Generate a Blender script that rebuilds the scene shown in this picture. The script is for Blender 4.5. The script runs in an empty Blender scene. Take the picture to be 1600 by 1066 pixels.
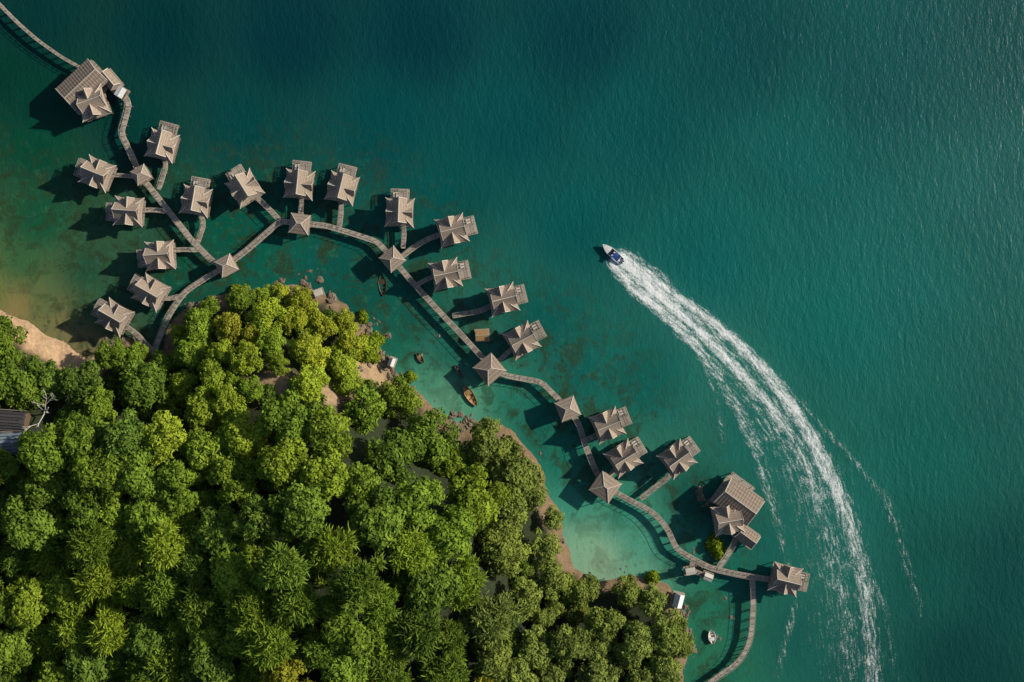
import bpy, math, random
import numpy as np
from mathutils import Vector
random.seed(7); rng=np.random.default_rng(11)
S=bpy.context.scene
S.view_settings.view_transform='Standard'; S.view_settings.look='None'; S.view_settings.exposure=0
H=350.0
def P(px,py,z=0.0):
    k=(H-z)/H/5.0
    return ((px-800)*k,(533-py)*k)
def lin(c):
    c=np.asarray(c,float)/255.0
    return np.where(c<=0.04045,c/12.92,((c+0.055)/1.055)**2.4)
# ---------------- noise ----------------
_tab=rng.random((256,256))
def vnoise(x,y,s):
    x=np.asarray(x,float)*s+1000.3; y=np.asarray(y,float)*s+1000.7
    xi=np.floor(x).astype(int); yi=np.floor(y).astype(int)
    fx=x-xi; fy=y-yi; fx=fx*fx*(3-2*fx); fy=fy*fy*(3-2*fy)
    g=lambda a,b:_tab[a%256,b%256]
    return (g(xi,yi)*(1-fx)+g(xi+1,yi)*fx)*(1-fy)+(g(xi,yi+1)*(1-fx)+g(xi+1,yi+1)*fx)*fy
def fbm(x,y,s,o=4):
    r=0;a=1;t=0
    for i in range(o):
        r=r+a*vnoise(x,y,s*2**i); t+=a; a*=.5
    return r/t
def sm(a,b,x):
    t=np.clip((x-a)/(b-a),0,1); return t*t*(3-2*t)
# ---------------- coast ----------------
coast_px=[(-900,330),(-300,400),(-60,468),(0,489),(50,510),(100,537),(138,566),(160,556),(168,540),(195,530),(222,538),(250,560),(262,530),(272,495),
(320,472),(380,452),(430,445),(492,450),(540,478),(575,515),(603,558),(635,600),(672,632),(708,660),(738,662),(765,655),(800,670),(830,705),(853,757),(874,800),
(884,850),(900,885),(935,908),(985,900),(1040,915),(1062,950),(1076,1000),(1070,1066),(1040,1180),(900,1400),(500,1700),(-900,1700)]
CO=np.array([P(*p) for p in coast_px])
def sdist(x,y):
    x=np.asarray(x,float); y=np.asarray(y,float)
    best=np.full(x.shape,1e18); ins=np.zeros(x.shape,bool)
    n=len(CO)
    for i in range(n):
        a=CO[i]; b=CO[(i+1)%n]; d=b-a
        t=np.clip(((x-a[0])*d[0]+(y-a[1])*d[1])/(d@d),0,1)
        q=(x-a[0]-t*d[0])**2+(y-a[1]-t*d[1])**2
        best=np.minimum(best,q)
        c=((a[1]>y)!=(b[1]>y))&(x<(b[0]-a[0])*(y-a[1])/(b[1]-a[1]+1e-12)+a[0])
        ins^=c
    s=np.sqrt(best); s=np.where(ins,s,-s)
    return s+(fbm(x,y,.14,4)-.5)*3.2
def gauss(x,y,px,py,s):
    c=P(px,py); s=s/5
    return np.exp(-((x-c[0])**2+(y-c[1])**2)/(2*s*s))
def height(x,y,sd=None):
    if sd is None: sd=sdist(x,y)
    h=np.where(sd<0,np.maximum(sd*.18,-6),np.minimum(sd*.28,2.2)+.0)
    hill=20*gauss(x,y,590,800,170)+15*gauss(x,y,480,960,190)+7*gauss(x,y,420,520,90)+10*gauss(x,y,160,690,120)+5*gauss(x,y,20,640,60)
    h=h+np.where(sd>0,hill*sm(2,30,sd),0)
    return h+np.where(sd>0,(fbm(x,y,.3,3)-.5)*1.2*sm(0,3,sd),0)
# ---------------- node helpers ----------------
def newmat(name):
    m=bpy.data.materials.new(name); m.use_nodes=True
    nt=m.node_tree; b=nt.nodes['Principled BSDF']
    return m,nt,b
def N(nt,t,**kw):
    n=nt.nodes.new(t)
    for k,v in kw.items():
        if k in n.inputs: n.inputs[k].default_value=v
        else: setattr(n,k,v)
    return n
def math_(nt,op,a,b=None,c=None,clamp=False):
    n=nt.nodes.new('ShaderNodeMath'); n.operation=op; n.use_clamp=clamp
    for i,v in enumerate((a,b,c)):
        if v is None: continue
        if isinstance(v,(int,float)): n.inputs[i].default_value=v
        else: nt.links.new(v,n.inputs[i])
    return n.outputs[0]
def mixc(nt,f,a,b,bt='MIX'):
    n=nt.nodes.new('ShaderNodeMix'); n.data_type='RGBA'; n.blend_type=bt
    for k,v in ((0,f),(6,a),(7,b)):
        if isinstance(v,(int,float)): n.inputs[k].default_value=v
        elif isinstance(v,tuple): n.inputs[k].default_value=(*v,1) if len(v)==3 else v
        else: nt.links.new(v,n.inputs[k])
    return n.outputs[2]
def attr(nt,name):
    n=nt.nodes.new('ShaderNodeAttribute'); n.attribute_name=name; return n
def simple(name,col,rough=.8,var=.3,scale=1.2,tint=0.0,bump=.0,rand=.25,courses=0):
    m,nt,b=newmat(name)
    tc=N(nt,'ShaderNodeTexCoord'); no=N(nt,'ShaderNodeTexNoise',Scale=scale,Detail=6.0,Roughness=.65)
    nt.links.new(tc.outputs['Object'],no.inputs['Vector'])
    v=math_(nt,'MULTIPLY_ADD',math_(nt,'SUBTRACT',no.outputs[0],.5),var*4,1.0)
    oi=N(nt,'ShaderNodeObjectInfo')
    v=math_(nt,'MULTIPLY',v,math_(nt,'MULTIPLY_ADD',oi.outputs['Random'],rand,1-rand/2))
    if tint: v=math_(nt,'MULTIPLY',v,math_(nt,'MULTIPLY_ADD',attr(nt,'tint').outputs['Fac'],tint,1-tint/2))
    if courses:
        sp=N(nt,'ShaderNodeSeparateXYZ'); nt.links.new(tc.outputs['Object'],sp.inputs[0])
        fr=math_(nt,'FRACT',math_(nt,'MULTIPLY',sp.outputs[2],courses))
        v=math_(nt,'MULTIPLY',v,math_(nt,'MULTIPLY_ADD',fr,.5,.72))
    vm=nt.nodes.new('ShaderNodeVectorMath'); vm.operation='SCALE'; vm.inputs[0].default_value=col
    nt.links.new(v,vm.inputs['Scale']); nt.links.new(vm.outputs[0],b.inputs['Base Color'])
    b.inputs['Roughness'].default_value=rough
    if bump:
        bp=N(nt,'ShaderNodeBump',Strength=.8,Distance=bump); nt.links.new(no.outputs[0],bp.inputs['Height']); nt.links.new(bp.outputs[0],b.inputs['Normal'])
    return m
M_roof=simple('roof_shingle',(.295,.235,.185),.85,.25,1.8,courses=1.9,rand=.25)
M_ridge=simple('ridge_cap',(.58,.53,.47),.7,.1)
M_wood=simple('weathered_wood',(.34,.29,.24),.85,.2,2.0,tint=.6)
M_rail=simple('rail_wood',(.40,.35,.30),.8,.15,2.0)
M_pile=simple('pile_wood',(.09,.075,.06),.9,.2)
M_wall=simple('timber_wall',(.12,.08,.055),.8,.2,2.5)
M_dark=simple('window_dark',(.02,.025,.03),.15,.1)
M_white=simple('white_paint',(.72,.73,.74),.45,.06)
M_rock=simple('rock',(.17,.135,.10),.9,.35,1.4,bump=.2)
M_tan=simple('tan_wood',(.36,.22,.09),.7,.25,2.5)
M_brownwet=simple('wet_wood',(.10,.065,.035),.5,.3,2.5)
M_bark=simple('bark',(.16,.12,.09),.9,.3,2)
M_drift=simple('driftwood',(.5,.47,.43),.9,.15,2)
M_blue=simple('blue_paint',(.03,.08,.28),.3,.08)
M_black=simple('black_rubber',(.02,.02,.02),.5,.1)
M_darkroof=simple('dark_roof',(.06,.055,.06),.8,.25,1.5,tint=.6)
M_tarp=simple('grey_blue_roof',(.22,.27,.32),.6,.25,1.5,tint=.4)
# ---------------- mesh builder ----------------
class MB:
    def __init__(s): s.v=[];s.f=[];s.m=[];s.t=[];s.mats=[]
    def mi(s,mat):
        if mat not in s.mats: s.mats.append(mat)
        return s.mats.index(mat)
    def face(s,pts,mat,t=None):
        i=len(s.v); s.v+= [tuple(p) for p in pts]; s.f.append(tuple(range(i,i+len(pts)))); s.m.append(s.mi(mat)); s.t.append(random.random() if t is None else t)
    def box(s,c,d,mat,rz=0,t=None):
        t=random.random() if t is None else t
        cx,cy,cz=c; hx,hy,hz=d[0]/2,d[1]/2,d[2]/2; ca,sa=math.cos(rz),math.sin(rz)
        i=len(s.v)
        for z in(-hz,hz):
            for x,y in((-hx,-hy),(hx,-hy),(hx,hy),(-hx,hy)):
                s.v.append((cx+x*ca-y*sa,cy+x*sa+y*ca,cz+z))
        for f in((3,2,1,0),(4,5,6,7),(0,1,5,4),(1,2,6,5),(2,3,7,6),(3,0,4,7)):
            s.f.append(tuple(i+k for k in f)); s.m.append(s.mi(mat)); s.t.append(t)
    def tube(s,a,b,r0,r1,mat,n=6):
        a=Vector(a);b=Vector(b);d=(b-a)
        if d.length<1e-6:return
        d.normalize(); u=d.orthogonal().normalized(); w=d.cross(u); i=len(s.v); t=random.random()
        for p,r in((a,r0),(b,r1)):
            for k in range(n):
                an=2*math.pi*k/n; q=p+u*(r*math.cos(an))+w*(r*math.sin(an)); s.v.append(tuple(q))
        for k in range(n):
            s.f.append((i+k,i+(k+1)%n,i+n+(k+1)%n,i+n+k)); s.m.append(s.mi(mat)); s.t.append(t)
        s.f.append(tuple(i+n+k for k in range(n))); s.m.append(s.mi(mat)); s.t.append(t)
        s.f.append(tuple(i+n-1-k for k in range(n))); s.m.append(s.mi(mat)); s.t.append(t)
    def mesh(s,name,smooth=False):
        me=bpy.data.meshes.new(name); me.from_pydata(s.v,[],s.f)
        for m in s.mats: me.materials.append(m)
        me.polygons.foreach_set('material_index',s.m)
        a=me.attributes.new('tint','FLOAT','FACE'); a.data.foreach_set('value',s.t)
        if smooth: me.polygons.foreach_set('use_smooth',[True]*len(s.f))
        me.update(); return me
def obj(name,data=None,loc=(0,0,0),rz=0,parent=None,sc=(1,1,1)):
    o=bpy.data.objects.new(name,data); S.collection.objects.link(o)
    o.location=loc; o.rotation_euler=(0,0,rz); o.scale=sc
    if parent: o.parent=parent
    return o
# ---------------- WATER ----------------
def axis(lo,hi,step):
    core=np.arange(lo,hi+1e-6,step)
    out=[]; d=step; x=hi
    while x<6000: d*=1.35; x+=d; out.append(x)
    lo_=[]; d=step; x=lo
    while x>-6000: d*=1.35; x-=d; lo_.append(x)
    return np.array(lo_[::-1]+list(core)+out)
def grid_mesh(name,xs,ys,Z):
    nx,ny=len(xs),len(ys)
    X,Y=np.meshgrid(xs,ys)
    co=np.stack([X.ravel(),Y.ravel(),Z.ravel()],1).astype(np.float32)
    me=bpy.data.meshes.new(name)
    me.vertices.add(nx*ny); me.vertices.foreach_set('co',co.ravel())
    i=np.arange(nx-1)[None,:]+np.arange(ny-1)[:,None]*nx
    q=np.stack([i,i+1,i+1+nx,i+nx],-1).reshape(-1,4).astype(np.int32)
    me.loops.add(q.size); me.loops.foreach_set('vertex_index',q.ravel())
    me.polygons.add(len(q)); me.polygons.foreach_set('loop_start',np.arange(0,q.size,4,dtype=np.int32))
    me.update(calc_edges=True); me.validate()
    me.polygons.foreach_set('use_smooth',np.ones(len(q),bool))
    return me
xs=axis(-172,172,.55); ys=axis(-118,118,.55)
X,Y=np.meshgrid(xs,ys)
wc=[  # water colours by spot; mild vignette painted into top-left and bottom-right corners
(60,30,(6,62,62)),(0,120,(4,64,50)),(60,160,(4,70,56)),(250,60,(2,60,64)),(450,60,(2,60,68)),(650,60,(2,64,72)),(900,60,(2,70,76)),(1150,80,(8,82,84)),(1350,100,(14,92,92)),(1560,60,(20,90,90)),
(60,230,(4,80,58)),(60,350,(6,92,62)),(30,420,(24,108,66)),(130,430,(8,84,62)),(200,200,(2,68,64)),(380,200,(2,74,74)),(350,350,(6,94,76)),(600,200,(2,80,82)),(800,200,(4,84,86)),(1000,200,(6,92,92)),(1250,250,(16,106,102)),(1560,300,(28,106,102)),
(700,300,(4,88,86)),(900,350,(6,96,94)),(1100,400,(12,106,102)),(1400,450,(22,112,105)),(1570,600,(26,104,97)),
(420,400,(12,104,86)),(520,410,(12,94,84)),(560,470,(10,90,78)),(640,500,(12,94,84)),(700,560,(16,104,90)),(620,540,(20,112,92)),(850,500,(10,100,94)),(900,580,(14,104,96)),(1000,600,(14,106,98)),
(660,600,(80,168,138)),(690,625,(110,184,150)),(740,640,(90,172,140)),(790,630,(30,128,108)),(850,660,(16,108,94)),(880,720,(26,126,108)),(900,790,(50,154,130)),(905,850,(134,196,160)),(940,880,(155,200,165)),(1000,850,(74,168,142)),(1000,890,(110,182,152)),(1050,860,(30,132,112)),(970,800,(42,146,122)),
(1100,950,(34,124,98)),(1110,1020,(44,126,96)),(1130,1060,(34,114,90)),(1080,780,(10,90,78)),(1200,700,(16,106,96)),(1150,900,(22,110,94)),(1250,1000,(14,94,84)),(1200,860,(16,100,90)),
(1300,500,(16,112,104)),(1450,700,(18,106,96)),(1300,800,(18,106,96)),(1450,900,(14,88,80)),(1570,900,(12,78,74)),(1500,1040,(8,68,66)),(1350,1040,(10,80,74)),
(0,450,(110,135,76)),(30,475,(165,145,95)),(60,470,(74,120,70)),(100,500,(140,135,88)),(140,535,(140,130,92)),(170,470,(24,92,66)),(200,515,(80,108,80)),(230,500,(26,84,66)),(130,480,(50,106,70)),(290,470,(16,86,68)),(270,430,(8,88,70))]
Wn=np.zeros(X.shape); C=np.zeros(X.shape+(3,))
for px,py,c in wc:
    p=P(px,py); r2=(X-p[0])**2+(Y-p[1])**2
    w=1/(r2+40)**1.7
    Wn+=w; C+=w[...,None]*lin(c)
C/=Wn[...,None]
sd=sdist(X,Y)
def strand(pts,kx=1.3):
    A=np.array(pts,float); out=np.zeros(X.shape)
    for a,b in zip(A[:-1],A[1:]):
        pa=np.array(P(a[0],a[1]));pb=np.array(P(b[0],b[1])); d=pb-pa
        t=((X-pa[0])*d[0]+(Y-pa[1])*d[1])/(d@d); tc=np.clip(t,0,1)
        q=(X-pa[0]-tc*d[0])**2+(Y-pa[1]-tc*d[1])**2
        w=(a[2]+(b[2]-a[2])*tc)/5*kx; I=a[3]+(b[3]-a[3])*tc
        out=np.maximum(out,I*np.exp(-q/(w*w)))
    return out
s1=[(970,400,7,1.0),(1000,416,6,.75),(1050,458,6,.8),(1110,500,7,.85),(1150,535,8,.88),(1200,585,9,.86),(1240,640,11,.86),(1270,690,12,.8),(1300,750,13,.72),(1325,810,14,.64),(1345,890,14,.58),(1356,960,14,.53),(1366,1080,14,.5)]
s2=[(968,404,9,1.1),(1000,435,10,1.05),(1045,476,7,.9),(1090,515,6,.88),(1150,575,8,.85),(1200,630,9,.74),(1240,685,12,.6),(1275,770,17,.48),(1297,850,20,.43),(1318,950,20,.39),(1330,1060,20,.36)]
s3=[(958,414,8,1.0),(985,446,9,.9),(1030,483,8,.85),(1068,523,7,.78),(1090,548,6,.68),(1115,585,5,.58),(1150,640,6,.55),(1180,710,7,.48),(1205,780,8,.42),(1222,850,8,.36),(1235,900,8,.25)]
s4=[(1060,500,4,.65),(1100,550,4,.62),(1135,600,4,.55),(1170,660,5,.46),(1195,720,6,.4),(1215,790,6,.25)]
s5=[(1215,585,5,.3),(1260,640,4,.42),(1330,715,5,.42),(1385,780,7,.38),(1408,850,8,.32),(1440,960,10,.27)]
s6=[(1095,560,4,.44),(1120,620,3,.4),(1130,690,4,.3)]
s7=[(1243,940,6,.36),(1228,1000,6,.34),(1215,1060,6,.3)]
s8=[(1300,780,5,.4),(1350,870,5,.36),(1385,960,6,.32),(1400,1060,6,.28)]
core=[(975,408,14,1.0),(1010,432,15,.9),(1050,470,17,.6),(1120,540,24,.46),(1200,630,34,.4),(1270,760,46,.35),(1310,900,52,.31),(1325,1060,52,.27)]
dens=np.zeros(X.shape)
for s in (s1,s2,s3,s4,s5,s6,s7,s8,core): dens=np.maximum(dens,strand(s))
dens*=.75+.5*fbm(X,Y,.12,3)
dens=np.maximum(dens,.24*np.exp(-((sd+.4)/.6)**2))
haze=np.maximum(strand([(965,405,14,.5),(1040,470,26,.5),(1120,550,40,.42),(1200,660,60,.38),(1260,780,80,.34),(1300,950,90,.3),(1310,1080,90,.25)]),0)
C=C*(1-haze[...,None]*.5)+haze[...,None]*.5*lin((64,145,134))
C*= (0.93+.14*fbm(X,Y,.02,4))[...,None]
cl=np.array([P(*q[:2]) for q in s2]); bestd=np.full(X.shape,1e18); Ss=np.zeros(X.shape); Dd=np.zeros(X.shape); acc=0
for a,b in zip(cl[:-1],cl[1:]):
    d=b-a; L=np.hypot(*d); t=np.clip(((X-a[0])*d[0]+(Y-a[1])*d[1])/(L*L),0,1)
    q=(X-a[0]-t*d[0])**2+(Y-a[1]-t*d[1])**2; sg=np.sign((X-a[0])*d[1]-(Y-a[1])*d[0])
    mk=q<bestd; bestd=np.where(mk,q,bestd); Ss=np.where(mk,acc+t*L,Ss); Dd=np.where(mk,sg*np.sqrt(q),Dd); acc+=L
C=np.clip(C/np.array([1.05,1.2,1.19]),0,1)
xpx=X*5+800; ypx=533-Y*5
reef=sm(-62,-22,sd)*sm(-.5,-4,sd)*sm(1250,1050,xpx)+.55*sm(320,120,xpx)*sm(-75,-30,sd)
reef=np.clip(reef,0,1)*(1-.6*np.clip(gauss(X,Y,690,625,50)+gauss(X,Y,920,850,70)+gauss(X,Y,1000,870,40)+gauss(X,Y,20,460,60),0,1))
wmask=np.clip(.35+.65*sm(-20,-90,sd),0,1)
Z=np.zeros(X.shape)+dens*.12
me=grid_mesh('water',xs,ys,Z)
ca=me.attributes.new('wcol','FLOAT_COLOR','POINT'); ca.data.foreach_set('color',np.concatenate([C.reshape(-1,3),np.ones((C.shape[0]*C.shape[1],1))],1).astype(np.float32).ravel())
for nm,arr in(('foam',dens),('reef',reef),('wavy',wmask)):
    a=me.attributes.new(nm,'FLOAT','POINT'); a.data.foreach_set('value',arr.astype(np.float32).ravel())
a=me.attributes.new('wuv','FLOAT_VECTOR','POINT'); a.data.foreach_set('vector',np.stack([Ss*.22,Dd,Dd*0],-1).astype(np.float32).ravel())
water=obj('water',me)
m,nt,b=newmat('sea_water'); me.materials.append(m)
tc=N(nt,'ShaderNodeTexCoord')
def mapped(rot,sc):
    mp=N(nt,'ShaderNodeMapping'); mp.inputs['Rotation'].default_value=(0,0,rot); mp.inputs['Scale'].default_value=sc
    nt.links.new(tc.outputs['Object'],mp.inputs[0]); return mp.outputs[0]
def noise(vec,scale,det=5,rough=.6,dist=0):
    n=N(nt,'ShaderNodeTexNoise',Scale=scale,Detail=float(det),Roughness=rough,Distortion=float(dist)); nt.links.new(vec,n.inputs['Vector']); return n.outputs[0]
base=attr(nt,'wcol').outputs['Color']
rfac=attr(nt,'reef').outputs['Fac']
rf=noise(tc.outputs['Object'],.15,7,.74,.6)
mr=N(nt,'ShaderNodeMapRange'); mr.interpolation_type='SMOOTHSTEP'; mr.inputs[1].default_value=.47; mr.inputs[2].default_value=.60
nt.links.new(rf,mr.inputs[0])
rr=math_(nt,'MULTIPLY',mr.outputs[0],rfac)
reefc=mixc(nt,noise(tc.outputs['Object'],.8,4,.7),(.003,.03,.02),(.055,.07,.022))
base=mixc(nt,math_(nt,'MULTIPLY',rr,.78),base,reefc)
rf2=noise(tc.outputs['Object'],.35,5,.7,.4)
mr2=N(nt,'ShaderNodeMapRange'); mr2.inputs[1].default_value=.53; mr2.inputs[2].default_value=.72; nt.links.new(rf2,mr2.inputs[0])
base=mixc(nt,math_(nt,'MULTIPLY',math_(nt,'MULTIPLY',mr2.outputs[0],rfac),.5),base,(.04,.20,.11))
# sunken boulders (small, dark)
vo=N(nt,'ShaderNodeTexVoronoi',Scale=.42); nt.links.new(tc.outputs['Object'],vo.inputs['Vector'])
mr3=N(nt,'ShaderNodeMapRange'); mr3.interpolation_type='SMOOTHSTEP'; mr3.inputs[1].default_value=.36; mr3.inputs[2].default_value=.16; nt.links.new(vo.outputs['Distance'],mr3.inputs[0])
mr4=N(nt,'ShaderNodeMapRange'); mr4.inputs[1].default_value=.5; mr4.inputs[2].default_value=.62; nt.links.new(noise(tc.outputs['Object'],.09,3,.6),mr4.inputs[0])
bo=math_(nt,'MULTIPLY',math_(nt,'MULTIPLY',mr3.outputs[0],mr4.outputs[0]),rfac)
base=mixc(nt,math_(nt,'MULTIPLY',bo,.6),base,(.02,.045,.025))
w1=noise(mapped(.6,(1,.38,1)),.55,3,.55,.3)
w2=noise(mapped(-.15,(1,.5,1)),1.5,3,.6,.2)
w3=noise(tc.outputs['Object'],.05,3,.5)
big=math_(nt,'MULTIPLY_ADD',math_(nt,'SUBTRACT',w3,.5),.3,1.0)
rip=math_(nt,'MULTIPLY_ADD',math_(nt,'SUBTRACT',w2,.5),.2,1.0)
vm=nt.nodes.new('ShaderNodeVectorMath'); vm.operation='SCALE'; nt.links.new(base,vm.inputs[0]); nt.links.new(math_(nt,'MULTIPLY',big,rip),vm.inputs['Scale'])
base=vm.outputs[0]
fa=attr(nt,'foam').outputs['Fac']
fn1=noise(attr(nt,'wuv').outputs['Vector'],1.1,7,.72,.3); fn2=noise(tc.outputs['Object'],1.6,7,.75)
fn=math_(nt,'ADD',math_(nt,'MULTIPLY',fn1,.6),math_(nt,'MULTIPLY',fn2,.4))
val=math_(nt,'ADD',fa,math_(nt,'MULTIPLY',math_(nt,'SUBTRACT',fn,.5),3.4))
mf=N(nt,'ShaderNodeMapRange'); mf.interpolation_type='SMOOTHSTEP'; mf.inputs[1].default_value=.28; mf.inputs[2].default_value=1.1; nt.links.new(val,mf.inputs[0])
foam=math_(nt,'MULTIPLY',mf.outputs[0],math_(nt,'MULTIPLY',fa,3.0,clamp=True))
base=mixc(nt,foam,base,(.85,.88,.88))
nt.links.new(base,b.inputs['Base Color'])
b.inputs['IOR'].default_value=1.33; b.inputs['Specular IOR Level'].default_value=.25
nt.links.new(math_(nt,'MULTIPLY_ADD',foam,.5,.36),b.inputs['Roughness'])
hh=math_(nt,'MULTIPLY',math_(nt,'ADD',math_(nt,'MULTIPLY',w1,.50),math_(nt,'MULTIPLY',w2,.26)),attr(nt,'wavy').outputs['Fac'])
bp=N(nt,'ShaderNodeBump',Strength=1.0,Distance=.5); nt.links.new(hh,bp.inputs['Height']); nt.links.new(bp.outputs[0],b.inputs['Normal'])
# ---------------- TERRAIN ----------------
tx=np.arange(-330,75,1.3); ty=np.arange(-235,45,1.3)
TX,TY=np.meshgrid(tx,ty); tsd=sdist(TX,TY); TZ=height(TX,TY,tsd)
me=grid_mesh('island_terrain',tx,ty,TZ)
tc_=np.zeros(TX.shape+(3,))+np.array([.022,.034,.012])
sand=np.array([.60,.40,.24]); tan=np.array([.38,.26,.155])
nz=fbm(TX,TY,.25,3)
w=sm(6,2.5,tsd+(nz-.5)*6)[...,None]; tc_=tc_*(1-w)+tan*.7*w
w=(sm(8,5,tsd)*sm(P(170,0)[0],P(140,0)[0],TX))[...,None]; tc_=tc_*(1-w)+sand*w
w=np.clip((gauss(TX,TY,566,577,26)+gauss(TX,TY,515,614,15)+gauss(TX,TY,450,600,15)+gauss(TX,TY,415,606,12)+gauss(TX,TY,600,600,12)+gauss(TX,TY,455,455,16))*1.7*(.4+nz),0,1)[...,None]; tc_=tc_*(1-w)+tan*w
ca=me.attributes.new('tcol','FLOAT_COLOR','POINT'); ca.data.foreach_set('color',np.concatenate([tc_.reshape(-1,3),np.ones((tc_.shape[0]*tc_.shape[1],1))],1).astype(np.float32).ravel())
terrain=obj('island_terrain',me)
m,nt,b=newmat('ground'); me.materials.append(m)
tc=N(nt,'ShaderNodeTexCoord')
n1=noise(tc.outputs['Object'],.7,8,.7)
vm=nt.nodes.new('ShaderNodeVectorMath'); vm.operation='SCALE'; nt.links.new(attr(nt,'tcol').outputs['Color'],vm.inputs[0]); nt.links.new(math_(nt,'MULTIPLY_ADD',n1,1.5,.25),vm.inputs['Scale'])
nt.links.new(vm.outputs[0],b.inputs['Base Color']); b.inputs['Roughness'].default_value=.95
bp=N(nt,'ShaderNodeBump',Strength=1.0,Distance=.35); nt.links.new(n1,bp.inputs['Height']); nt.links.new(bp.outputs[0],b.inputs['Normal'])
# ---------------- TREES ----------------
m,nt,b=newmat('leaves'); M_leaf=m
oi=N(nt,'ShaderNodeObjectInfo'); ti=attr(nt,'tint').outputs['Fac']
vm=nt.nodes.new('ShaderNodeVectorMath'); vm.operation='SCALE'; nt.links.new(oi.outputs['Color'],vm.inputs[0]); nt.links.new(math_(nt,'MULTIPLY_ADD',ti,1.2,.4),vm.inputs['Scale'])
col=mixc(nt,math_(nt,'MULTIPLY',math_(nt,'POWER',ti,1.7),.42),vm.outputs[0],(.38,.42,.05))
df=N(nt,'ShaderNodeBsdfDiffuse'); tr=N(nt,'ShaderNodeBsdfTranslucent'); ms=N(nt,'ShaderNodeMixShader'); ms.inputs[0].default_value=.2
nt.links.new(col,df.inputs[0]); nt.links.new(col,tr.inputs[0]); nt.links.new(df.outputs[0],ms.inputs[1]); nt.links.new(tr.outputs[0],ms.inputs[2])
nt.links.new(ms.outputs[0],nt.nodes['Material Output'].inputs[0]); nt.nodes.remove(b)
def tree_mesh(name,seed,spiky=False,nc=20,R=6.0,HT=12.0,den=180,leaf=.42,drop=6.2):
    r=random.Random(seed); g=np.random.default_rng(seed)
    mb=MB(); top=HT-3.2
    lean=(r.uniform(-.6,.6),r.uniform(-.6,.6))
    mb.tube((0,0,-6),(lean[0]*.5,lean[1]*.5,top*.5),.42,.3,M_bark,7); mb.tube((lean[0]*.5,lean[1]*.5,top*.5),(lean[0],lean[1],top),.3,.14,M_bark,7)
    el=r.uniform(.8,1.0); ea=r.uniform(0,3.14)
    cl=[]
    for i in range(nc):
        f=(i+.5)/nc; rad=R*math.sqrt(f)*.78*r.uniform(.78,1.2); an=i*2.39996+r.uniform(-.5,.5)
        z=HT-1.8-drop*(rad/R)**2*r.uniform(.75,1.3)+r.uniform(-.5,.6)
        cr=r.uniform(1.05,2.2)*(1.0 if not spiky else .95)
        x_,y_=rad*math.cos(an),rad*math.sin(an)*el
        cl.append((x_*math.cos(ea)-y_*math.sin(ea)+lean[0],x_*math.sin(ea)+y_*math.cos(ea)+lean[1],z,cr))
    for c in cl[::2]:
        s0=(lean[0]*.6,lean[1]*.6,top*r.uniform(.5,.9)); mb.tube(s0,(c[0],c[1],c[2]-.3),.13,.04,M_bark,4)
    V=[];T=[]
    for ci,(cx,cy,cz,cr) in enumerate(cl):
        ctint=r.uniform(.05,.55)
        n=int(den*(cr/1.6)**2)
        d=g.normal(size=(n,3)); d/=np.linalg.norm(d,axis=1)[:,None]; d[:,2]=np.where(d[:,2]<-.35,-d[:,2],d[:,2])
        if not spiky:
            rr=cr*(.6+.5*g.random(n)**.6)
            bumpy=1+.2*np.sin(d[:,0]*7+ci)*np.cos(d[:,1]*6+ci*2)
            p=np.array([cx,cy,cz])+d*(rr*bumpy)[:,None]*np.array([1,1,.9])
            nn=d+g.normal(size=(n,3))*.45; nn/=np.linalg.norm(nn,axis=1)[:,None]
            u=np.cross(nn,g.normal(size=(n,3))); u/=np.linalg.norm(u,axis=1)[:,None]; w=np.cross(nn,u)
            sz=(leaf*(.5+.8*g.random(n)))[:,None]
            q=np.stack([p+u*sz,p+w*sz*.6-nn*sz*.15,p-u*sz,p-w*sz*.6-nn*sz*.15],1)
        else:
            d[:,2]=np.abs(d[:,2])*.9+.05; n0=d/np.linalg.norm(d,axis=1)[:,None]
            org=np.array([cx,cy,cz])+g.normal(size=(n,3))*cr*.28
            L=(cr*(.7+.55*g.random(n)))[:,None]
            side=np.cross(n0,g.normal(size=(n,3))); side/=np.linalg.norm(side,axis=1)[:,None]
            tip=org+n0*L-np.array([0,0,.25])*L
            mid=org+n0*L*.55
            q=np.stack([org,mid+side*.14,tip,mid-side*.14],1)
        V.append(q); T.append(np.clip(ctint+g.random(n)*.45,0,1))
    V=np.concatenate(V); T=np.concatenate(T)
    i0=len(mb.v); mi=mb.mi(M_leaf)
    mb.v+=V.reshape(-1,3).tolist()
    mb.f+=[(i0+4*k,i0+4*k+1,i0+4*k+2,i0+4*k+3) for k in range(len(V))]; mb.m+=[mi]*len(V); mb.t+=T.tolist()
    return mb.mesh(name)
TM=[tree_mesh('broadleaf_%d'%i,100+i,False,nc=[18,22,26,20,28,23,16,24][i]) for i in range(8)]
SP=[tree_mesh('tufted_%d'%i,200+i,True,nc=23,den=190) for i in range(3)]
BU=[tree_mesh('bush_%d'%i,300+i,False,nc=9,R=3,HT=4.2,den=200,drop=4) for i in range(2)]
cand=rng.random((9000,2))
cpx=-200+cand[:,0]*1300; cpy=430+cand[:,1]*850
CX=(cpx-800)/5; CY=(533-cpy)/5; csd=sdist(CX,CY); CZ=height(CX,CY,csd)
k=H/(H-CZ-8); apx=CX*5*k+800; apy=533-CY*5*k
placed=[]
def clear(ax,ay,r_):
    for (x,y,r) in((566,577,22),(515,614,9),(450,600,9),(412,606,5),(600,596,6),(14,668,38),(62,640,22),(30,720,8),(0,760,6),(455,452,8)):
        if (ax-x)**2+(ay-y)**2<(r+r_*(3.4 if x<100 else 2.5))**2: return False
    return True
big=rng.random(len(cpx))
order=np.argsort(-big)
PX=[];PR=[]
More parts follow.
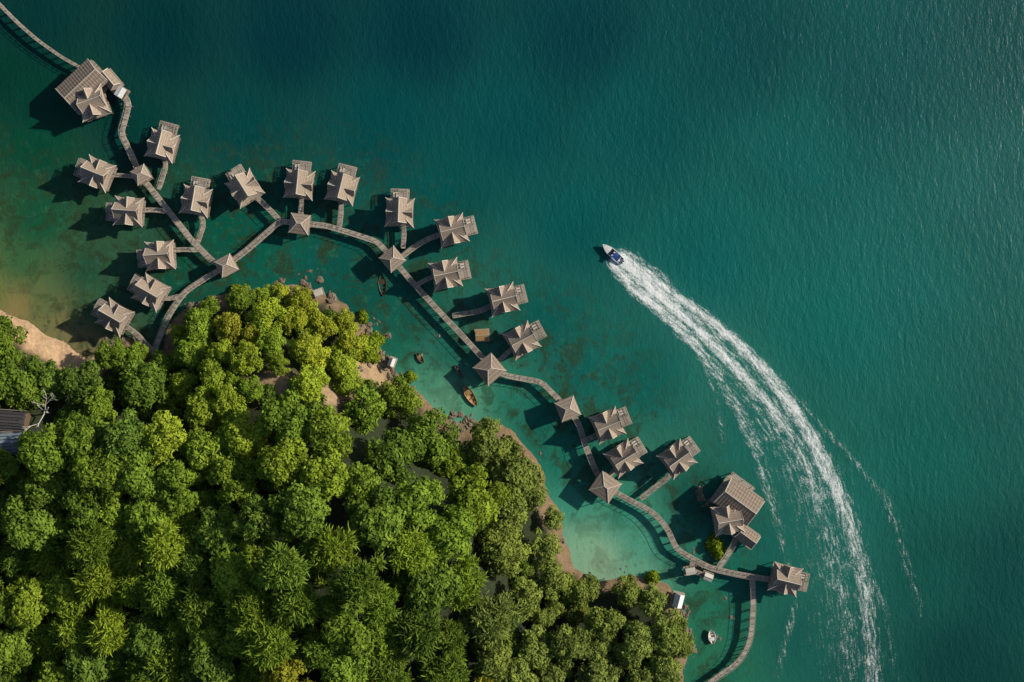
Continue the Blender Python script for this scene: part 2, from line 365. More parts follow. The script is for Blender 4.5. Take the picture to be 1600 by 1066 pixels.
for i in order:
    if csd[i]<2.2: continue
    ax,ay=apx[i],apy[i]
    r=4.8+4.2*big[i]**1.3
    head=(ax<570 and ay<630 and ax>255)
    if head: r*=.68
    if ax>820: r*=.8
    if csd[i]<r*.72:
        r=max(2.6,csd[i]/.72)
        if csd[i]<2.6: continue
    if ax<150 and csd[i]<6.5 : continue
    if not clear(ax,ay,r): continue
    if PX:
        A=np.array(PX); D=np.hypot(A[:,0]-CX[i],A[:,1]-CY[i])
        if np.any(D<.60*(np.array(PR)+r)): continue
    PX.append((CX[i],CY[i])); PR.append(r); placed.append((CX[i],CY[i],CZ[i],r,ax,ay,csd[i],head))
forest=obj('forest')
for (x,y,z,r,ax,ay,s_,head) in placed:
    u=.75*random.random()+.8*(float(fbm(np.array([x]),np.array([y]),.035,2)[0])-.30)
    lime=np.array([.29,.385,.035]); mid=np.array([.155,.265,.03]); dark=np.array([.085,.17,.03]); dull=np.array([.18,.225,.07]); gold=np.array([.36,.36,.04])
    t=min(1,max(0,u*(1.2 if head else 1.0)-(.15 if (ax<250 or ay>980) else 0)))
    c=dark*(1-t/.5)+mid*(t/.5) if t<.5 else mid*(1-(t-.5)/.5)+lime*((t-.5)/.5)
    if ax>740: c=dull*.7+c*.3
    if random.random()<.04 and 350<ax<800: c=gold*.8
    if 430<ax<560 and ay<560: c=np.array([.34,.39,.035])
    c=c*random.uniform(.8,1.2)
    spk=ay>840 and ax<800 and random.random()<.6
    me=random.choice(SP) if spk else random.choice(TM)
    if r<3.4: me=random.choice(TM+BU)
    edge=s_<9
    zs=r/6*(.85 if not head else .8); zs=max(.5,min(zs,1.2))
    dz=0 if (edge or head) else random.uniform(-3.2,3.6)
    o=obj('broadleaf_tree',me,(x,y,z-.3+dz),random.uniform(0,6.28),None if (head or edge) else forest,(r/6,r/6,zs) if me not in BU else (r/3,r/3,r/3.2))
    o.color=(*c,1)
print('trees',len(placed))
# low understorey filling the gaps
for _ in range(260):
    i=random.randrange(len(cpx))
    if csd[i]<5 or not clear(apx[i],apy[i],3): continue
    if apx[i]<150 and csd[i]<9: continue
    r=random.uniform(2.6,4.2); o=obj('understorey_shrub',random.choice(BU),(CX[i],CY[i],CZ[i]-.2),random.random()*6,forest,(r/3,r/3,r/3)); o.color=(.07,.14,.025,1)
for (px,py,r) in((572,548,3.2),(588,532,2.2),(640,590,1.6),(565,495,1.8),(1020,905,2),(928,920,2.2),(365,455,2),(1118,855,2.4),(1128,868,2.0),(1118,845,1.6),(480,600,2.4),(545,540,3),(545,600,2),(585,560,1.6),(430,612,2),(395,600,2.2),(500,628,2)):
    x,y=P(px,py,3); z=float(height(np.array([x]),np.array([y]))[0]); 
    o=obj('shrub',random.choice(BU),(x,y,max(z,0)-.2),random.random()*6,None,(r/3,)*3); o.color=(.19,.28,.02,1)
# ---------------- WALKWAYS ----------------
def walkway(name,pts,w=1.7,z=2.4,it=1):
    A=[Vector((*P(p[0],p[1],z),0)) for p in pts]
    for _ in range(it):
        B=[A[0]]
        for a,b in zip(A[:-1],A[1:]):
            if (b-a).length>1.5: 
                q=min(.25,(1.0 if it==1 else 1.6)/(b-a).length); B+=[a.lerp(b,q),a.lerp(b,1-q)]
            else: B+=[b]
        B.append(A[-1]); A=B
    A=[a for i,a in enumerate(A) if i==0 or (a-A[i-1]).length>.02]
    dk=MB();rl=MB();pl=MB()
    st=.5; path=[];acc=0
    for a,b in zip(A[:-1],A[1:]):
        L=(b-a).length; d=(b-a)/L; s=-acc
        while True:
            s2=s+st
            if s2>L: break
            path.append((a+d*s2,d)); s=s2
        acc=L-s
    for i,(p,d) in enumerate(path):
        i0,i1=max(0,i-1),min(len(path)-1,i+1); q0=path[i0][0]; dd=path[i1][0]-q0; an=math.atan2(dd.y,dd.x); nn=Vector((-math.sin(an),math.cos(an),0))
        dk.box((p.x,p.y,z-.04+random.uniform(-.006,.006)),(.44,w*random.uniform(.97,1.03),.08),M_wood,an)
        path[i]=(p,an,nn)
    for s in(-1,1):
        for j in range(0,len(path)-2,2):
            p=path[j];q=path[min(j+2,len(path)-1)]
            a=p[0]+p[2]*s*(w/2+.04); b_=q[0]+q[2]*s*(w/2+.04); L=(b_-a).length
            if L<1e-3: continue
            an=math.atan2(b_.y-a.y,b_.x-a.x); mid=(a+b_)/2
            rl.box((mid.x,mid.y,z-.16),(L,.08,.26),M_rail,an)
            rl.box((mid.x,mid.y,z+.95),(L,.08,.07),M_rail,an)
            if j%4==0: rl.box((a.x,a.y,z+.46),(.1,.1,.9),M_rail,an)
    for j in range(2,len(path),6):
        p=path[j]
        for s in(-1,1):
            a=p[0]+p[2]*s*(w/2-.1); pl.tube((a.x,a.y,-4),(a.x,a.y,z-.3),.15,.13,M_pile,6)
    e=obj(name)
    obj('deck_planks',dk.mesh('deck_planks'),parent=e); obj('railings',rl.mesh('railings'),parent=e); obj('piles',pl.mesh('piles'),parent=e)
W=[([(-60,-70),(-20,-14),(8,16),(30,38),(60,64),(100,92),(138,112)],.8,2),
([(190,146),(202,160),(196,185),(189,208),(204,238),(220,275),(260,325),(300,376),(334,410),(353,416)],1.5,1),
([(353,416),(385,392),(438,346),(468,349)],1.5,1),
([(468,349),(510,353),(550,365),(590,378),(613,404)],1.5,1),
([(613,404),(640,436),(680,480),(720,522),(755,560),(766,577)],1.5,1),
([(766,577),(795,588),(846,597),(864,615),(887,638)],1.5,1),
([(887,638),(903,660),(916,700),(930,735),(946,760)],1.6,1),
([(946,760),(975,777),(1020,800),(1043,825),(1056,858),(1080,872),(1110,888),(1150,897),(1185,903),(1225,908)],1.5,2),
([(1175,902),(1177,950),(1173,1000),(1155,1035),(1125,1055),(1085,1085)],1.4,2),
([(353,416),(325,433),(290,455),(266,488),(252,520),(240,552),(250,568)],1.4,2),
([(182,500),(212,520),(246,556)],1.2,1),
([(160,272),(195,275),(220,277)],1.0,1),([(253,232),(260,258),(248,296)],1.2,1),([(205,330),(240,328),(262,331)],1.2,1),([(308,318),(319,350),(308,382)],1.2,1),
([(255,395),(282,390),(312,391)],1.2,1),([(238,460),(262,468),(284,462)],1.2,1),([(384,295),(410,316),(437,344)],1.4,1),([(468,290),(472,320),(469,345)],1.2,1),([(533,296),(533,335),(530,358)],1.3,1),
([(626,335),(632,362),(630,388)],1.2,1),([(706,360),(668,374),(645,388),(620,408)],1.4,1),([(695,428),(672,434),(650,446)],1.1,1),([(786,468),(752,486),(706,494)],1.4,1),([(815,533),(792,552),(772,572)],1.3,1),
([(950,666),(932,680),(910,690)],1.2,1),([(974,718),(958,738),(944,752)],1.3,1),([(1058,720),(1046,744),(1000,780)],1.4,1),([(1150,840),(1140,862),(1122,888)],1.5,1),([(1082,872),(1080,890),(1108,902)],1.2,1)]
for i,(p,w,it) in enumerate(W):
    walkway('timber_walkway',p,w,2.40-.006*i,it)
# ---------------- VILLAS ----------------
def tier_roof(a=4.35,cor=1.13,ze=5.0,a2=2.35,z2=6.45,Lm=(3.6,4.4),zm=8.7,wm=2.65,zme=6.15,Lc=4.5,zc=7.55,wc_=1.75,ec=5.45):
    rf=MB();rg=MB();gb=MB()
    cr=a*cor
    us=[-1,-.6,-.2,.2,.6,1]
    for k in range(4):
        an=k*math.pi/2; ca,sa=math.cos(an),math.sin(an)
        R=lambda x,y,z:(x*ca-y*sa,x*sa+y*ca,z)
        lv=[(1.0,0.0),(.76,.42),(a2/cr,1.0),(.22,1.55)]
        def pt(j,u):
            s,h=lv[j]; bow=1-(1-1/cor)*(1-u*u)*(s**2)
            return R(cr*s*bow,cr*s*u,ze+(z2-ze)*h+.35*abs(u)**3*s**4)
        for j in range(3):
            for u0,u1 in zip(us[:-1],us[1:]): rf.face([pt(j,u0),pt(j,u1),pt(j+1,u1),pt(j+1,u0)],M_roof)
            if j<2:
                A_,B_=pt(j,1),pt(j+1,1); rg.tube((A_[0],A_[1],A_[2]+.05),(B_[0],B_[1],B_[2]+.05),.12,.12,M_ridge,5)
        for u0,u1 in zip(us[:-1],us[1:]):
            p0,p1=pt(0,u0),pt(0,u1); rf.face([(p0[0],p0[1],p0[2]-.2),(p1[0],p1[1],p1[2]-.2),p1,p0],M_wall)
    def gable(an,L0,L1,zr,wd,zev,flare):
        ca,sa=math.cos(an),math.sin(an); R=lambda x,y,z:(x*ca-y*sa,x*sa+y*ca,z)
        n=6; f=lambda x:zr+flare*(x/max(L0,L1))**2
        for i in range(n):
            x0=-L0+(L0+L1)*i/n; x1=-L0+(L0+L1)*(i+1)/n
            for s in(-1,1):
                m0,m1=(f(x0)-zev)*.58,(f(x1)-zev)*.58
                pts=[R(x0,0,f(x0)),R(x0,s*wd*.5,f(x0)-m0),R(x1,s*wd*.5,f(x1)-m1),R(x1,0,f(x1))]
                rf.face(pts if s<0 else pts[::-1],M_roof)
                pts=[R(x0,s*wd*.5,f(x0)-m0),R(x0,s*wd,zev),R(x1,s*wd,zev),R(x1,s*wd*.5,f(x1)-m1)]
                rf.face(pts if s<0 else pts[::-1],M_roof)
            rg.tube(R(x0,0,f(x0)+.05),R(x1,0,f(x1)+.05),.14,.14,M_ridge,5)
        for X_,o in((-L0,.45),(L1,-.45)):
            e=f(X_); mm=(e-zev)*.58
            for s in(-1,1):
                rg.tube(R(X_,0,e+.04),R(X_,s*wd*.5,e-mm+.04),.10,.10,M_ridge,4); rg.tube(R(X_,s*wd*.5,e-mm+.04),R(X_,s*wd,zev+.04),.10,.10,M_ridge,4)
            gb.face([R(X_+o,-wd*.95,zev-.3),R(X_+o,wd*.95,zev-.3),R(X_+o,wd*.95,zev-.02),R(X_+o,wd*.47,e-mm-.1),R(X_+o,0,e-.2),R(X_+o,-wd*.47,e-mm-.1),R(X_+o,-wd*.95,zev-.02)],M_wall)
    gable(0,Lm[0],Lm[1],zm,wm,zme,.3)
    gable(math.pi/2,Lc,Lc,zc,wc_,ec,.2)
    return rf.mesh('roof'),rg.mesh('ridge_caps'),gb.mesh('gable_ends')
def body_meshes(hw=3.3,z0=2.45,z1=5.3,pf=4.3):
    w=MB();p=MB();st=MB();dk=MB()
    w.box((0,0,(z0+z1)/2),(hw*2,hw*2,z1-z0),M_wall)
    for k in range(4):
        an=k*math.pi/2
        for y in(-2,0,2):
            c=(math.cos(an)*(hw+.03)-math.sin(an)*y,math.sin(an)*(hw+.03)+math.cos(an)*y,z0+1.3 if y else z0+1.1)
            w.box(c,(.06,1.3,1.4 if y else 2.1),M_dark,an)
            w.box((c[0],c[1],c[2]+(.78 if y else 1.12)),(.12,1.5,.1),M_rail,an)
    n=int(pf*2/.45)
    for i in range(n): p.box((0,-pf+.225+i*.45,z0-.06),(pf*2,.41,.12),M_wood)
    for i in range(9): dk.box((pf+.25+i*.42,.3,z0-.10),(.38,6.0,.1),M_wood)
    x1=pf+.25+8*.42+.2
    for (a,b) in(((pf,-2.75),(x1,-2.75)),((x1,-2.75),(x1,3.35)),((x1,3.35),(pf,3.35))):
        L=math.hypot(b[0]-a[0],b[1]-a[1]); an=math.atan2(b[1]-a[1],b[0]-a[0]); c=((a[0]+b[0])/2,(a[1]+b[1])/2)
        dk.box((*c,z0+.95),(L,.12,.1),M_rail,an); dk.box((*c,z0+.5),(L,.06,.06),M_rail,an)
        k=int(L/1)+1
        for i in range(k+1): dk.box((a[0]+(b[0]-a[0])*i/k,a[1]+(b[1]-a[1])*i/k,z0+.42),(.1,.1,1.0),M_rail,an)
    for i in range(8): dk.box((pf+.5+i*.42,-.9,z0+2.55),(.14,3.1,.12),M_rail)
    for y in(-2.35,.55): dk.box((pf+1.9,y,z0+2.42),(3.5,.14,.14),M_rail)
    for y in(-2.3,.5): dk.box((x1-.3,y,z0+1.2),(.14,.14,2.35),M_rail)
    for y in(1.5,2.4): dk.box((pf+1.8,y,z0+.2),(1.8,.55,.25),M_ridge)
    for x in(-3.8,-1.3,1.3,3.8):
        for y in(-3.8,0,3.8): st.tube((x,y,-4),(x,y,z0-.15),.17,.15,M_pile,6)
    for y in(-2.4,2.9): st.tube((x1-.3,y,-4),(x1-.3,y,z0-.15),.17,.15,M_pile,6)
    return w.mesh('walls'),p.mesh('platform'),dk.mesh('sea_deck'),st.mesh('stilts')
RV=[tier_roof(),tier_roof(4.25,1.15,5.0,2.3,6.4,(3.4,4.7),8.5,2.5,6.1,4.3,7.4,1.65,5.4)]
BM=body_meshes()
def villa(px,py,deg,sc=.93,name='overwater_villa'):
    x,y=P(px,py,6); e=obj(name,None,(x,y,0),math.radians(deg),None,(sc,sc,1.0))
    rm=random.choice(RV)
    for n,mm in zip(('roof','ridge_caps','gable_ends','walls','platform','sea_deck','stilts'),(*rm,*BM)): obj(n,mm,parent=e)
    return e
for v in[(252,227,75),(151,271,158),(200,330,176),(305,314,80),(249,399,184),(235,457,150),(178,496,150),(382,294,122),(467,288,84),(534,294,76),(624,332,88),(706,360,14),(696,429,12),(785,468,14),(815,532,28),(949,665,22),(974,717,32),(1058,718,36),(1228,906,-14)]:
    villa(*v)
def hip(mb,rg,cx,cy,L,Wd,ze,zr,inset,an,mat=None,ridgecap=True):
    mat=mat or M_roof
    ca,sa=math.cos(an),math.sin(an); R=lambda x,y,z:(cx+x*ca-y*sa,cy+x*sa+y*ca,z)
    a,b=L/2,Wd/2; c=a-inset
    q=[R(-a,-b,ze),R(a,-b,ze),R(a,b,ze),R(-a,b,ze)]; r0,r1=R(-c,0,zr),R(c,0,zr)
    mb.face([q[0],q[1],r1,r0],mat); mb.face([q[2],q[3],r0,r1],mat)
    mb.face([q[1],q[2],r1],mat); mb.face([q[3],q[0],r0],mat)
    u=[(p[0],p[1],p[2]-.15) for p in q]
    for i in range(4): mb.face([u[i],u[(i+1)%4],q[(i+1)%4],q[i]],M_wall)
    if ridgecap:
        for A_,B_ in((q[0],r0),(q[3],r0),(q[1],r1),(q[2],r1),(r0,r1)):
            if (Vector(A_)-Vector(B_)).length>.3: rg.tube(A_,B_,.11,.11,M_ridge,5)
def pavilion(px,py,deg,s,name='walkway_pavilion',zp=2.5):
    x,y=P(px,py,5); e=obj(name,None,(x,y,0),math.radians(deg)); r=MB();g=MB();p=MB();q=MB()
    hip(r,g,0,0,s,s,zp+2.4,zp+4.0,s/2-.6,0)
    n=int((s-.4)/.45)
    for i in range(n): p.box((0,-(s-.4)/2+.22+i*.45,zp-.04),(s-.4,.41,.12),M_wood)
    h=s/2-.5
    for a in(-h,h):
        for b in(-h,h): q.box((a,b,zp+1.21),(.18,.18,2.4),M_wall); q.tube((a,b,-4),(a,b,zp-.11),.17,.15,M_pile)
    obj('roof',r.mesh('roof'),parent=e);obj('ridge_caps',g.mesh('ridge_caps'),parent=e);obj('platform',p.mesh('platform'),parent=e);obj('posts',q.mesh('posts'),parent=e)
for p in[(220,273,30,5.0),(353,415,28,5.6),(468,350,-8,6.2),(613,405,40,6.0),(765,577,40,7.4),(887,639,22,6.4),(946,761,-35,7.4)]: pavilion(*p)
def big_house(name,px,py,parts,stars=()):
    x,y=P(px,py,5); e=obj(name,None,(x,y,0)); r=MB();g=MB();w=MB();p=MB();q=MB()
    for j,(ax,ay,L,Wd,deg,ze,zr,ins) in enumerate(parts):
        X0,Y0=P(ax,ay,ze); dx,dy=X0-x,Y0-y; an=math.radians(deg)
        hip(r,g,dx,dy,L,Wd,ze,zr,ins,an)
        ca,sa=math.cos(an),math.sin(an)
        k=int(L/.9)
        for i in range(1,k):
            xx=-L/2+L*i/k
            if abs(xx)>L/2-ins: continue
            for s in(-1,1):
                g.tube((dx+xx*ca,dy+xx*sa,zr+.03),(dx+xx*ca-s*Wd/2*sa,dy+xx*sa+s*Wd/2*ca,ze+.03),.05,.05,M_wall,4)
        w.box((dx,dy,(2.5+ze)/2),(L-1.6,Wd-1.6,ze-2.5),M_wall,an)
        for t in np.arange(-L/2+1.8,L/2-1.7,1.9):
            for s in(-1,1):
                yy=s*((Wd-1.6)/2+.03); w.box((dx+t*ca-yy*sa,dy+t*sa+yy*ca,4.0),(1.2,.06,1.5),M_dark,an)
        p.box((dx,dy,2.40-.02*j),(L+.8,Wd+.8,.14),M_wood,an)
        for i in range(int(Wd/.5)):
            yy=-Wd/2+i*.5; p.box((dx-yy*sa,dy+yy*ca,2.49-.02*j),(L+1.4,.42,.05),M_wood,an)
        for a in(-L/2+.4,0,L/2-.4):
            for b in(-Wd/2+.4,Wd/2-.4): q.tube((dx+a*ca-b*sa,dy+a*sa+b*ca,-4),(dx+a*ca-b*sa,dy+a*sa+b*ca,2.3),.2,.18,M_pile)
    for n_,m_ in(('roof',r),('roof_ribs',g),('walls',w),('platform',p),('stilts',q)): obj(n_,m_.mesh(n_),parent=e)
    for (ax,ay,deg,sc) in stars:
        X0,Y0=P(ax,ay,6)
        for n,mm in zip(('roof','ridge_caps','gable_ends','walls','platform','stilts'),(*RV[0],BM[0],BM[1],BM[3])): obj(n,mm,(X0-x,Y0-y,.03),math.radians(deg),e,(sc,sc,1.08))
    return e
big_house('restaurant_hall',135,145,[(128,133,13.5,9.5,43,5.4,7.2,.3)],[(143,161,20,.95)])
big_house('boathouse',172,126,[(171,124,6,3.6,-50,4.6,5.8,.3)])
big_house('spa_hall',1145,800,[(1155,784,12.5,9.5,-36,5.8,8.0,.4),(1168,839,6.5,4.8,-36,4.6,6.0,.3)],[(1137,812,10,.95)])
pg=MB(); x0,y0=P(1158,758,4); an=math.radians(-36)
for i in range(10):
    t=-3.6+i*.8; pg.box((t*math.cos(an),t*math.sin(an),5.2),(.16,3.4,.16),M_rail,an)
for s in(-1.5,1.5):
    pg.box((-s*math.sin(an),s*math.cos(an),5.04),(8,.16,.16),M_rail,an)
    for t in(-3.6,0,3.6): pg.box((t*math.cos(an)-s*math.sin(an),t*math.sin(an)+s*math.cos(an),3.6),(.18,.18,2.7),M_rail,an)
for i in range(8): pg.box((-(-1.7+i*.48)*math.sin(an),(-1.7+i*.48)*math.cos(an),2.3),(8.4,.42,.1),M_wood,an)
for s in(-1.5,1.5):
    for t in(-3.6,3.6): pg.tube((t*math.cos(an)-s*math.sin(an),t*math.sin(an)+s*math.cos(an),-4),(t*math.cos(an)-s*math.sin(an),t*math.sin(an)+s*math.cos(an),2.25),.17,.15,M_pile)
obj('pergola',pg.mesh('pergola'),(x0,y0,0))
def cabin(name,px,py,deg,L,Wd,z0,zh,mat,zr=.9):
    x,y=P(px,py,z0+zh); e=obj(name,None,(x,y,0),math.radians(deg)); r=MB();g=MB();w=MB()
    hip(r,g,0,0,L,Wd,z0+zh,z0+zh+zr,.05,0,mat,False); g.tube((-L/2,0,z0+zh+zr+.02),(L/2,0,z0+zh+zr+.02),.08,.08,M_ridge,5)
    w.box((0,0,z0+zh/2),(L-.5,Wd-.5,zh),M_wall); w.box((0,-(Wd-.5)/2-.03,z0+zh*.45),(.8,.06,zh*.75),M_dark)
    w.box((0,0,z0-.1),(L+.6,Wd+.6,.2),M_wood)
    for a in(-L/2+.3,L/2-.3):
        for b in(-Wd/2+.3,Wd/2-.3): w.tube((a,b,-3),(a,b,z0-.2),.14,.12,M_pile)
    obj('roof',r.mesh('roof'),parent=e);obj('ridge',g.mesh('ridge'),parent=e);obj('walls',w.mesh('walls'),parent=e)
cabin('pump_hut',188,144,60,3.2,2.8,2.3,2.0,M_white,.4)
cabin('raft_shelter',753,524,3,4.0,3.4,.7,1.9,M_tan,.5)
cabin('beach_hut',612,566,70,2.6,1.9,1.0,1.8,M_white,.6)
cabin('service_hut',1079,893,10,3.0,2.2,2.4,1.9,M_ridge,.5)
cabin('service_hut',1107,902,-20,2.8,2.2,2.2,1.8,M_ridge,.5)
cabin('white_hut',1060,939,75,4.2,3.0,1.6,2.2,M_white,1.2)
cabin('lookout_shelter',497,457,20,2.6,2.0,2.4,1.6,M_ridge,.6)
def slat_roof(name,px,py,deg,L,Wd,z,mat,n):
    x,y=P(px,py,z+3); hz=float(height(np.array([x]),np.array([y]))[0]); z=max(z,hz+1.0)
    e=obj(name,None,(x,y,0),math.radians(deg)); r=MB();w=MB()
    for i in range(n):
        t=i/n; r.box((0,-Wd/2+Wd*(i+.5)/n,z+3.2-1.2*abs(t-.5)*2),(L*random.uniform(.96,1.02),Wd/n*.84,.12),mat)
    w.box((0,0,z-.2),(L-1,Wd-1,4.2),M_wall)
    for a in(-L/3,0,L/3): w.box((a,-(Wd-1)/2-.03,z+1),(1.2,.06,1.4),M_dark)
    for s in(-1,1): r.tube((-L/2,s*(Wd/2+.4),z+2.2),(L/2,s*(Wd/2+.4),z+2.2),.09,.09,M_rail,5)
    obj('roof_slats',r.mesh('roof_slats'),parent=e); obj('walls',w.mesh('walls'),parent=e)
slat_roof('dark_roofed_lodge',14,656,-4,14,6,8,M_darkroof,7)
slat_roof('tin_roofed_shed',18,690,3,11,6,7,M_tarp,6)
dt=MB()
def br(p,d,L,r,n):
    q=p+d*L; dt.tube(p,q,r,r*.65,M_drift,5)
    if n>0:
        for _ in range(3):
            nd=(d+Vector((random.uniform(-.8,.8),random.uniform(-.8,.8),random.uniform(-.3,.5)))).normalized(); br(q,nd,L*.72,r*.62,n-1)
x,y=P(66,648,14); hz=float(height(np.array([x]),np.array([y]))[0])
br(Vector((0,0,-1)),Vector((.1,.15,1)).normalized(),5,.32,1); br(Vector((0,0,4)),Vector((.3,.8,.5)).normalized(),3.5,.2,3); br(Vector((0,0,4)),Vector((-.3,-.8,.4)).normalized(),3.2,.2,3)
obj('dead_tree',dt.mesh('dead_tree'),(x,y,hz))
# ---------------- ROCKS ----------------
def rock_mesh(seed):
    import bmesh
    bm=bmesh.new(); bmesh.ops.create_icosphere(bm,subdivisions=3,radius=1)
    g=random.Random(seed); from mathutils import noise as mn
    off=Vector((g.random()*50,g.random()*50,g.random()*50))
    for v in bm.verts:
        n=mn.noise(v.co*1.3+off)*.5+mn.noise(v.co*3+off)*.2; v.co*=1+n; v.co.z*=.6
    me=bpy.data.meshes.new('rock'); bm.to_mesh(me); bm.free(); me.materials.append(M_rock); return me
RK=[rock_mesh(i) for i in range(5)]
def rocks(px,py,spread,n,rs=(.4,1.4),name='shore_rocks'):
    x,y=P(px,py); e=obj(name,None,(x,y,0))
    for i in range(n):
        dx,dy=random.gauss(0,spread/5),random.gauss(0,spread/5*.7)
        z=float(height(np.array([x+dx]),np.array([y+dy]))[0]); r=random.uniform(*rs)
        o=obj('rock_%d'%i,random.choice(RK),(dx,dy,max(z,-.25)),random.random()*6,e,(r,r*random.uniform(.6,1),r*.8))
for a in[(445,452,12,10),(475,452,12,10),(520,462,10,7),(560,500,9,8),(585,530,10,10),(600,560,10,9),(622,588,10,10),(690,655,12,10),(715,660,10,14),(705,650,8,6),(740,665,8,5),(1068,955,8,12),(1072,985,7,9),(1075,1020,6,6),(1063,968,6,8),(300,478,9,5),(180,545,14,12),(205,540,10,8),(870,850,6,5),(920,905,8,6),(570,585,16,8),(1085,885,8,8)]:
    rocks(*a)
for a in[(657,558,4,2,(1.0,1.6)),(1113,1000,7,9,(.6,1.5)),(1143,967,2,2,(.6,1.0)),(1130,933,3,3,(.5,1.1)),(975,886,6,6,(.4,.8)),(1010,872,8,4,(.3,.7)),(1095,775,7,7,(.7,1.5)),(1090,860,6,5,(.5,.9)),(680,525,5,3,(.4,.9)),(490,425,7,4,(.5,1.0)),(1105,790,6,6,(.6,1.2)),(640,610,8,5,(.3,.8)),(590,500,6,5,(.4,.9)),(760,650,8,4,(.4,.9)),(850,720,6,4,(.4,.8))]:
    rocks(*a)
# ---------------- BOATS ----------------
def hull(mb,L,B,D,mo,mi_,fl=.25,n=16,z0=0,sharp=2.0,stern=.75):
    def sec(t):
        b=B/2*(stern+(1-stern)*min(1,t*3.0))*(1-max(0,(t-.45)/.55)**sharp)
        k=D*.9*max(0,(t-.6)/.4)**2
        return max(b,.015),k
    prev=None
    for i in range(n+1):
        t=i/n; x=-L/2+L*t; b,k=sec(t); zg=z0+D+.25*D*t*t
        out=[(x,-b,zg),(x,-b*.86,z0+D*.45+k*.4),(x,-b*.45,z0+.06+k*.8),(x,0,z0+k),(x,b*.45,z0+.06+k*.8),(x,b*.86,z0+D*.45+k*.4),(x,b,zg)]
        inn=[(x,-b*.88,zg),(x,-b*.7,z0+D*.5+k*.4),(x,-b*.3,z0+fl+k),(x,0,z0+fl+k),(x,b*.3,z0+fl+k),(x,b*.7,z0+D*.5+k*.4),(x,b*.88,zg)]
        if prev:
            po,pi=prev
            for j in range(6):
                mb.face([po[j],po[j+1],out[j+1],out[j]],mo,.5); mb.face([inn[j],inn[j+1],pi[j+1],pi[j]],mi_,random.random()*.4+.3)
            mb.face([po[0],out[0],inn[0],pi[0]],mo,.8); mb.face([out[6],po[6],pi[6],inn[6]],mo,.8)
        else:
            mb.face(out,mo,.5); mb.face([out[0]]+inn[:]+[out[6]],mo,.5)
        prev=(out,inn)
    return sec
def canoe(name,px,py,deg,L,B,m1,m2,z=-.1,roll=0):
    x,y=P(px,py,.5); e=obj(name,None,(x,y,z),math.radians(deg)); e.rotation_euler[0]=roll
    h=MB(); hull(h,L,B,.75,m1,m2,.2,18,0,2.4,.35); obj('hull',h.mesh('hull'),parent=e)
    t=MB()
    for xx in(-L*.28,-L*.08,L*.12,L*.3): t.box((xx,0,.62),(.28,B*.8*(1-abs(xx)/L),.06),m2)
    t.box((-L*.18,0,.66),(L*.16,B*.6,.05),m1)
    obj('thwarts',t.mesh('thwarts'),parent=e)
canoe('wooden_boat',735,619,-57,7.6,2.7,M_tan,M_tan)
canoe('wooden_boat',598,446,-85,6.6,2.6,M_brownwet,M_brownwet,-.45,.15)
canoe('wooden_boat',717,580,-60,4.2,1.3,M_wood,M_brownwet)
canoe('wooden_boat',657,560,-55,3.6,1.6,M_tan,M_brownwet,-.2)
canoe('dinghy',1112,994,100,4.6,2.3,M_white,M_ridge,.3)
x,y=P(956,395,.8); e=obj('speedboat',None,(x,y,-.15),math.radians(139)); e.rotation_euler[1]=math.radians(-4)
h=MB(); sec=hull(h,8.2,2.7,1.15,M_white,M_blue,.4,20,0,2.2,.85); obj('hull',h.mesh('hull'),parent=e)
d=MB()
prev=None
for i in range(9):
    t=.60+.385*i/8; xx=-4.1+8.2*t; b,k=sec(t); zg=1.15+.29*t*t+.012; c=[(xx,-b*.9,zg),(xx,0,zg+.14*(1-i/8)),(xx,b*.9,zg)]
    if prev: d.face([prev[0],c[0],c[1],prev[1]],M_white,.5); d.face([prev[1],c[1],c[2],prev[2]],M_white,.5)
    prev=c
d.face([(0.9,-1.05,1.28),(.9,1.05,1.28),(.25,.9,1.95),(.25,-.9,1.95)],M_dark); 
d.face([(0.9,-1.05,1.28),(.25,-.9,1.95),(-.4,-1.1,1.3)],M_dark); d.face([(0.9,1.05,1.28),(-.4,1.1,1.3),(.25,.9,1.95)],M_dark)
for (sx,sy) in((-.6,.55),(-.6,-.55)): d.box((sx,sy,.75),(.6,.6,.5),M_white); d.box((sx-.32,sy,1.15),(.14,.6,.6),M_blue)
d.box((-2.6,0,.75),(.7,1.9,.45),M_blue); d.box((-3.0,0,1.1),(.16,1.9,.4),M_white); d.box((-.0,-.55,1.05),(.3,.6,.35),M_black)
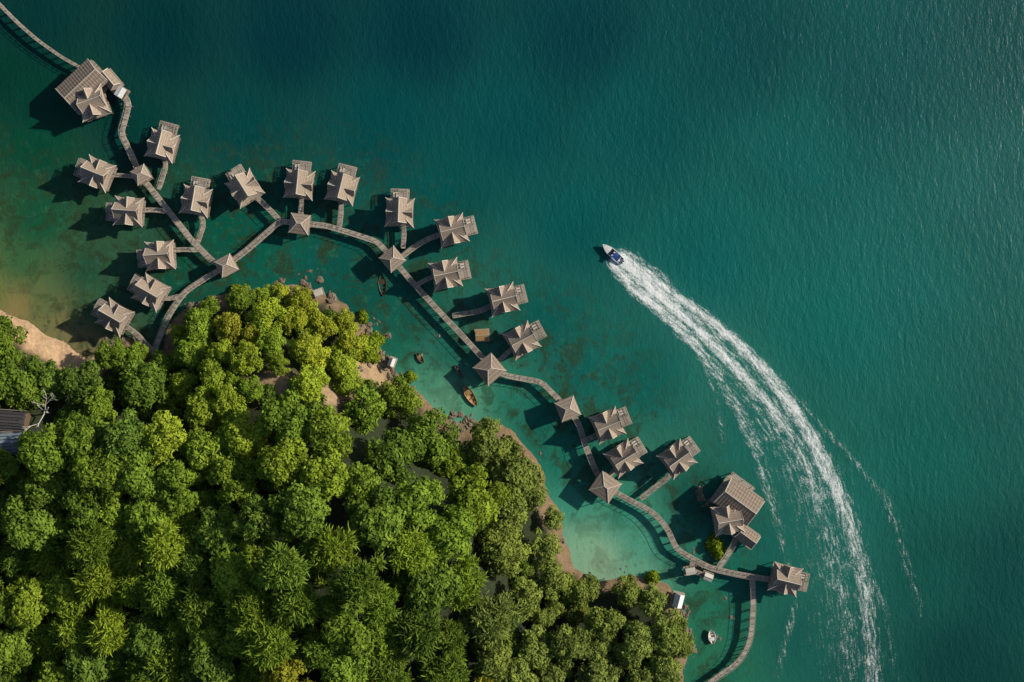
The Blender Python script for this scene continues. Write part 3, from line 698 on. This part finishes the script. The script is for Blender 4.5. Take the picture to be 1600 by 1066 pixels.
for i in range(6):
    a0=-1.0+2.0*i/6;a1=-1.0+2.0*(i+1)/6; zf=lambda a:2.55-.18*(a/1.15)**2
    d.face([(-2.0,a0,zf(a0)),(-.7,a0,zf(a0)),(-.7,a1,zf(a1)),(-2.0,a1,zf(a1))],M_blue,.5)
for xx in(-1.9,-.8):
    for yy in(-.98,.98): d.tube((-1.3,yy,1.2),(xx,yy,2.37),.03,.03,M_ridge,5)
for yy in(-.4,.4):
    d.box((-4.35,yy,1.15),(.55,.38,.65),M_black); d.box((-4.3,yy,.45),(.22,.14,1.0),M_black); d.tube((-4.5,yy,-.02),(-4.25,yy,-.02),.1,.16,M_black,8)
for s in(-1,1):
    for i in range(6):
        t0=.62+.06*i; t1=t0+.06; b0,_=sec(t0); b1,_=sec(min(t1,.98))
        d.tube((-4.1+8.2*t0,s*b0*.85,1.75),(-4.1+8.2*t1,s*b1*.85,1.78),.025,.025,M_ridge,5); d.tube((-4.1+8.2*t0,s*b0*.85,1.3),(-4.1+8.2*t0,s*b0*.85,1.75),.02,.02,M_ridge,4)
obj('deck_fittings',d.mesh('deck_fittings'),parent=e)
# ---------------- LIGHT ----------------
EL=math.radians(27); AZ=math.radians(17)
dirv=Vector((math.cos(EL)*math.cos(AZ),math.cos(EL)*math.sin(AZ),math.sin(EL)))
sl=bpy.data.lights.new('sun','SUN'); sl.energy=5.0; sl.angle=math.radians(1.0); sl.color=(1,.91,.75)
so=obj('sun',sl,(100,50,200)); so.rotation_euler=(-dirv).to_track_quat('-Z','Y').to_euler()
w=bpy.data.worlds.new('World'); S.world=w; w.use_nodes=True
sk=w.node_tree.nodes.new('ShaderNodeTexSky'); sk.sky_type='NISHITA'; sk.sun_disc=False; sk.sun_elevation=EL; sk.sun_rotation=math.pi/2-AZ
bg=w.node_tree.nodes['Background']; bg.inputs[1].default_value=.08; w.node_tree.links.new(sk.outputs[0],bg.inputs[0])
cd=bpy.data.cameras.new('camera'); cd.sensor_width=36; cd.lens=36*H/320; cd.clip_end=20000; cd.clip_start=1
cam=obj('camera',cd,(0,0,H)); S.camera=cam
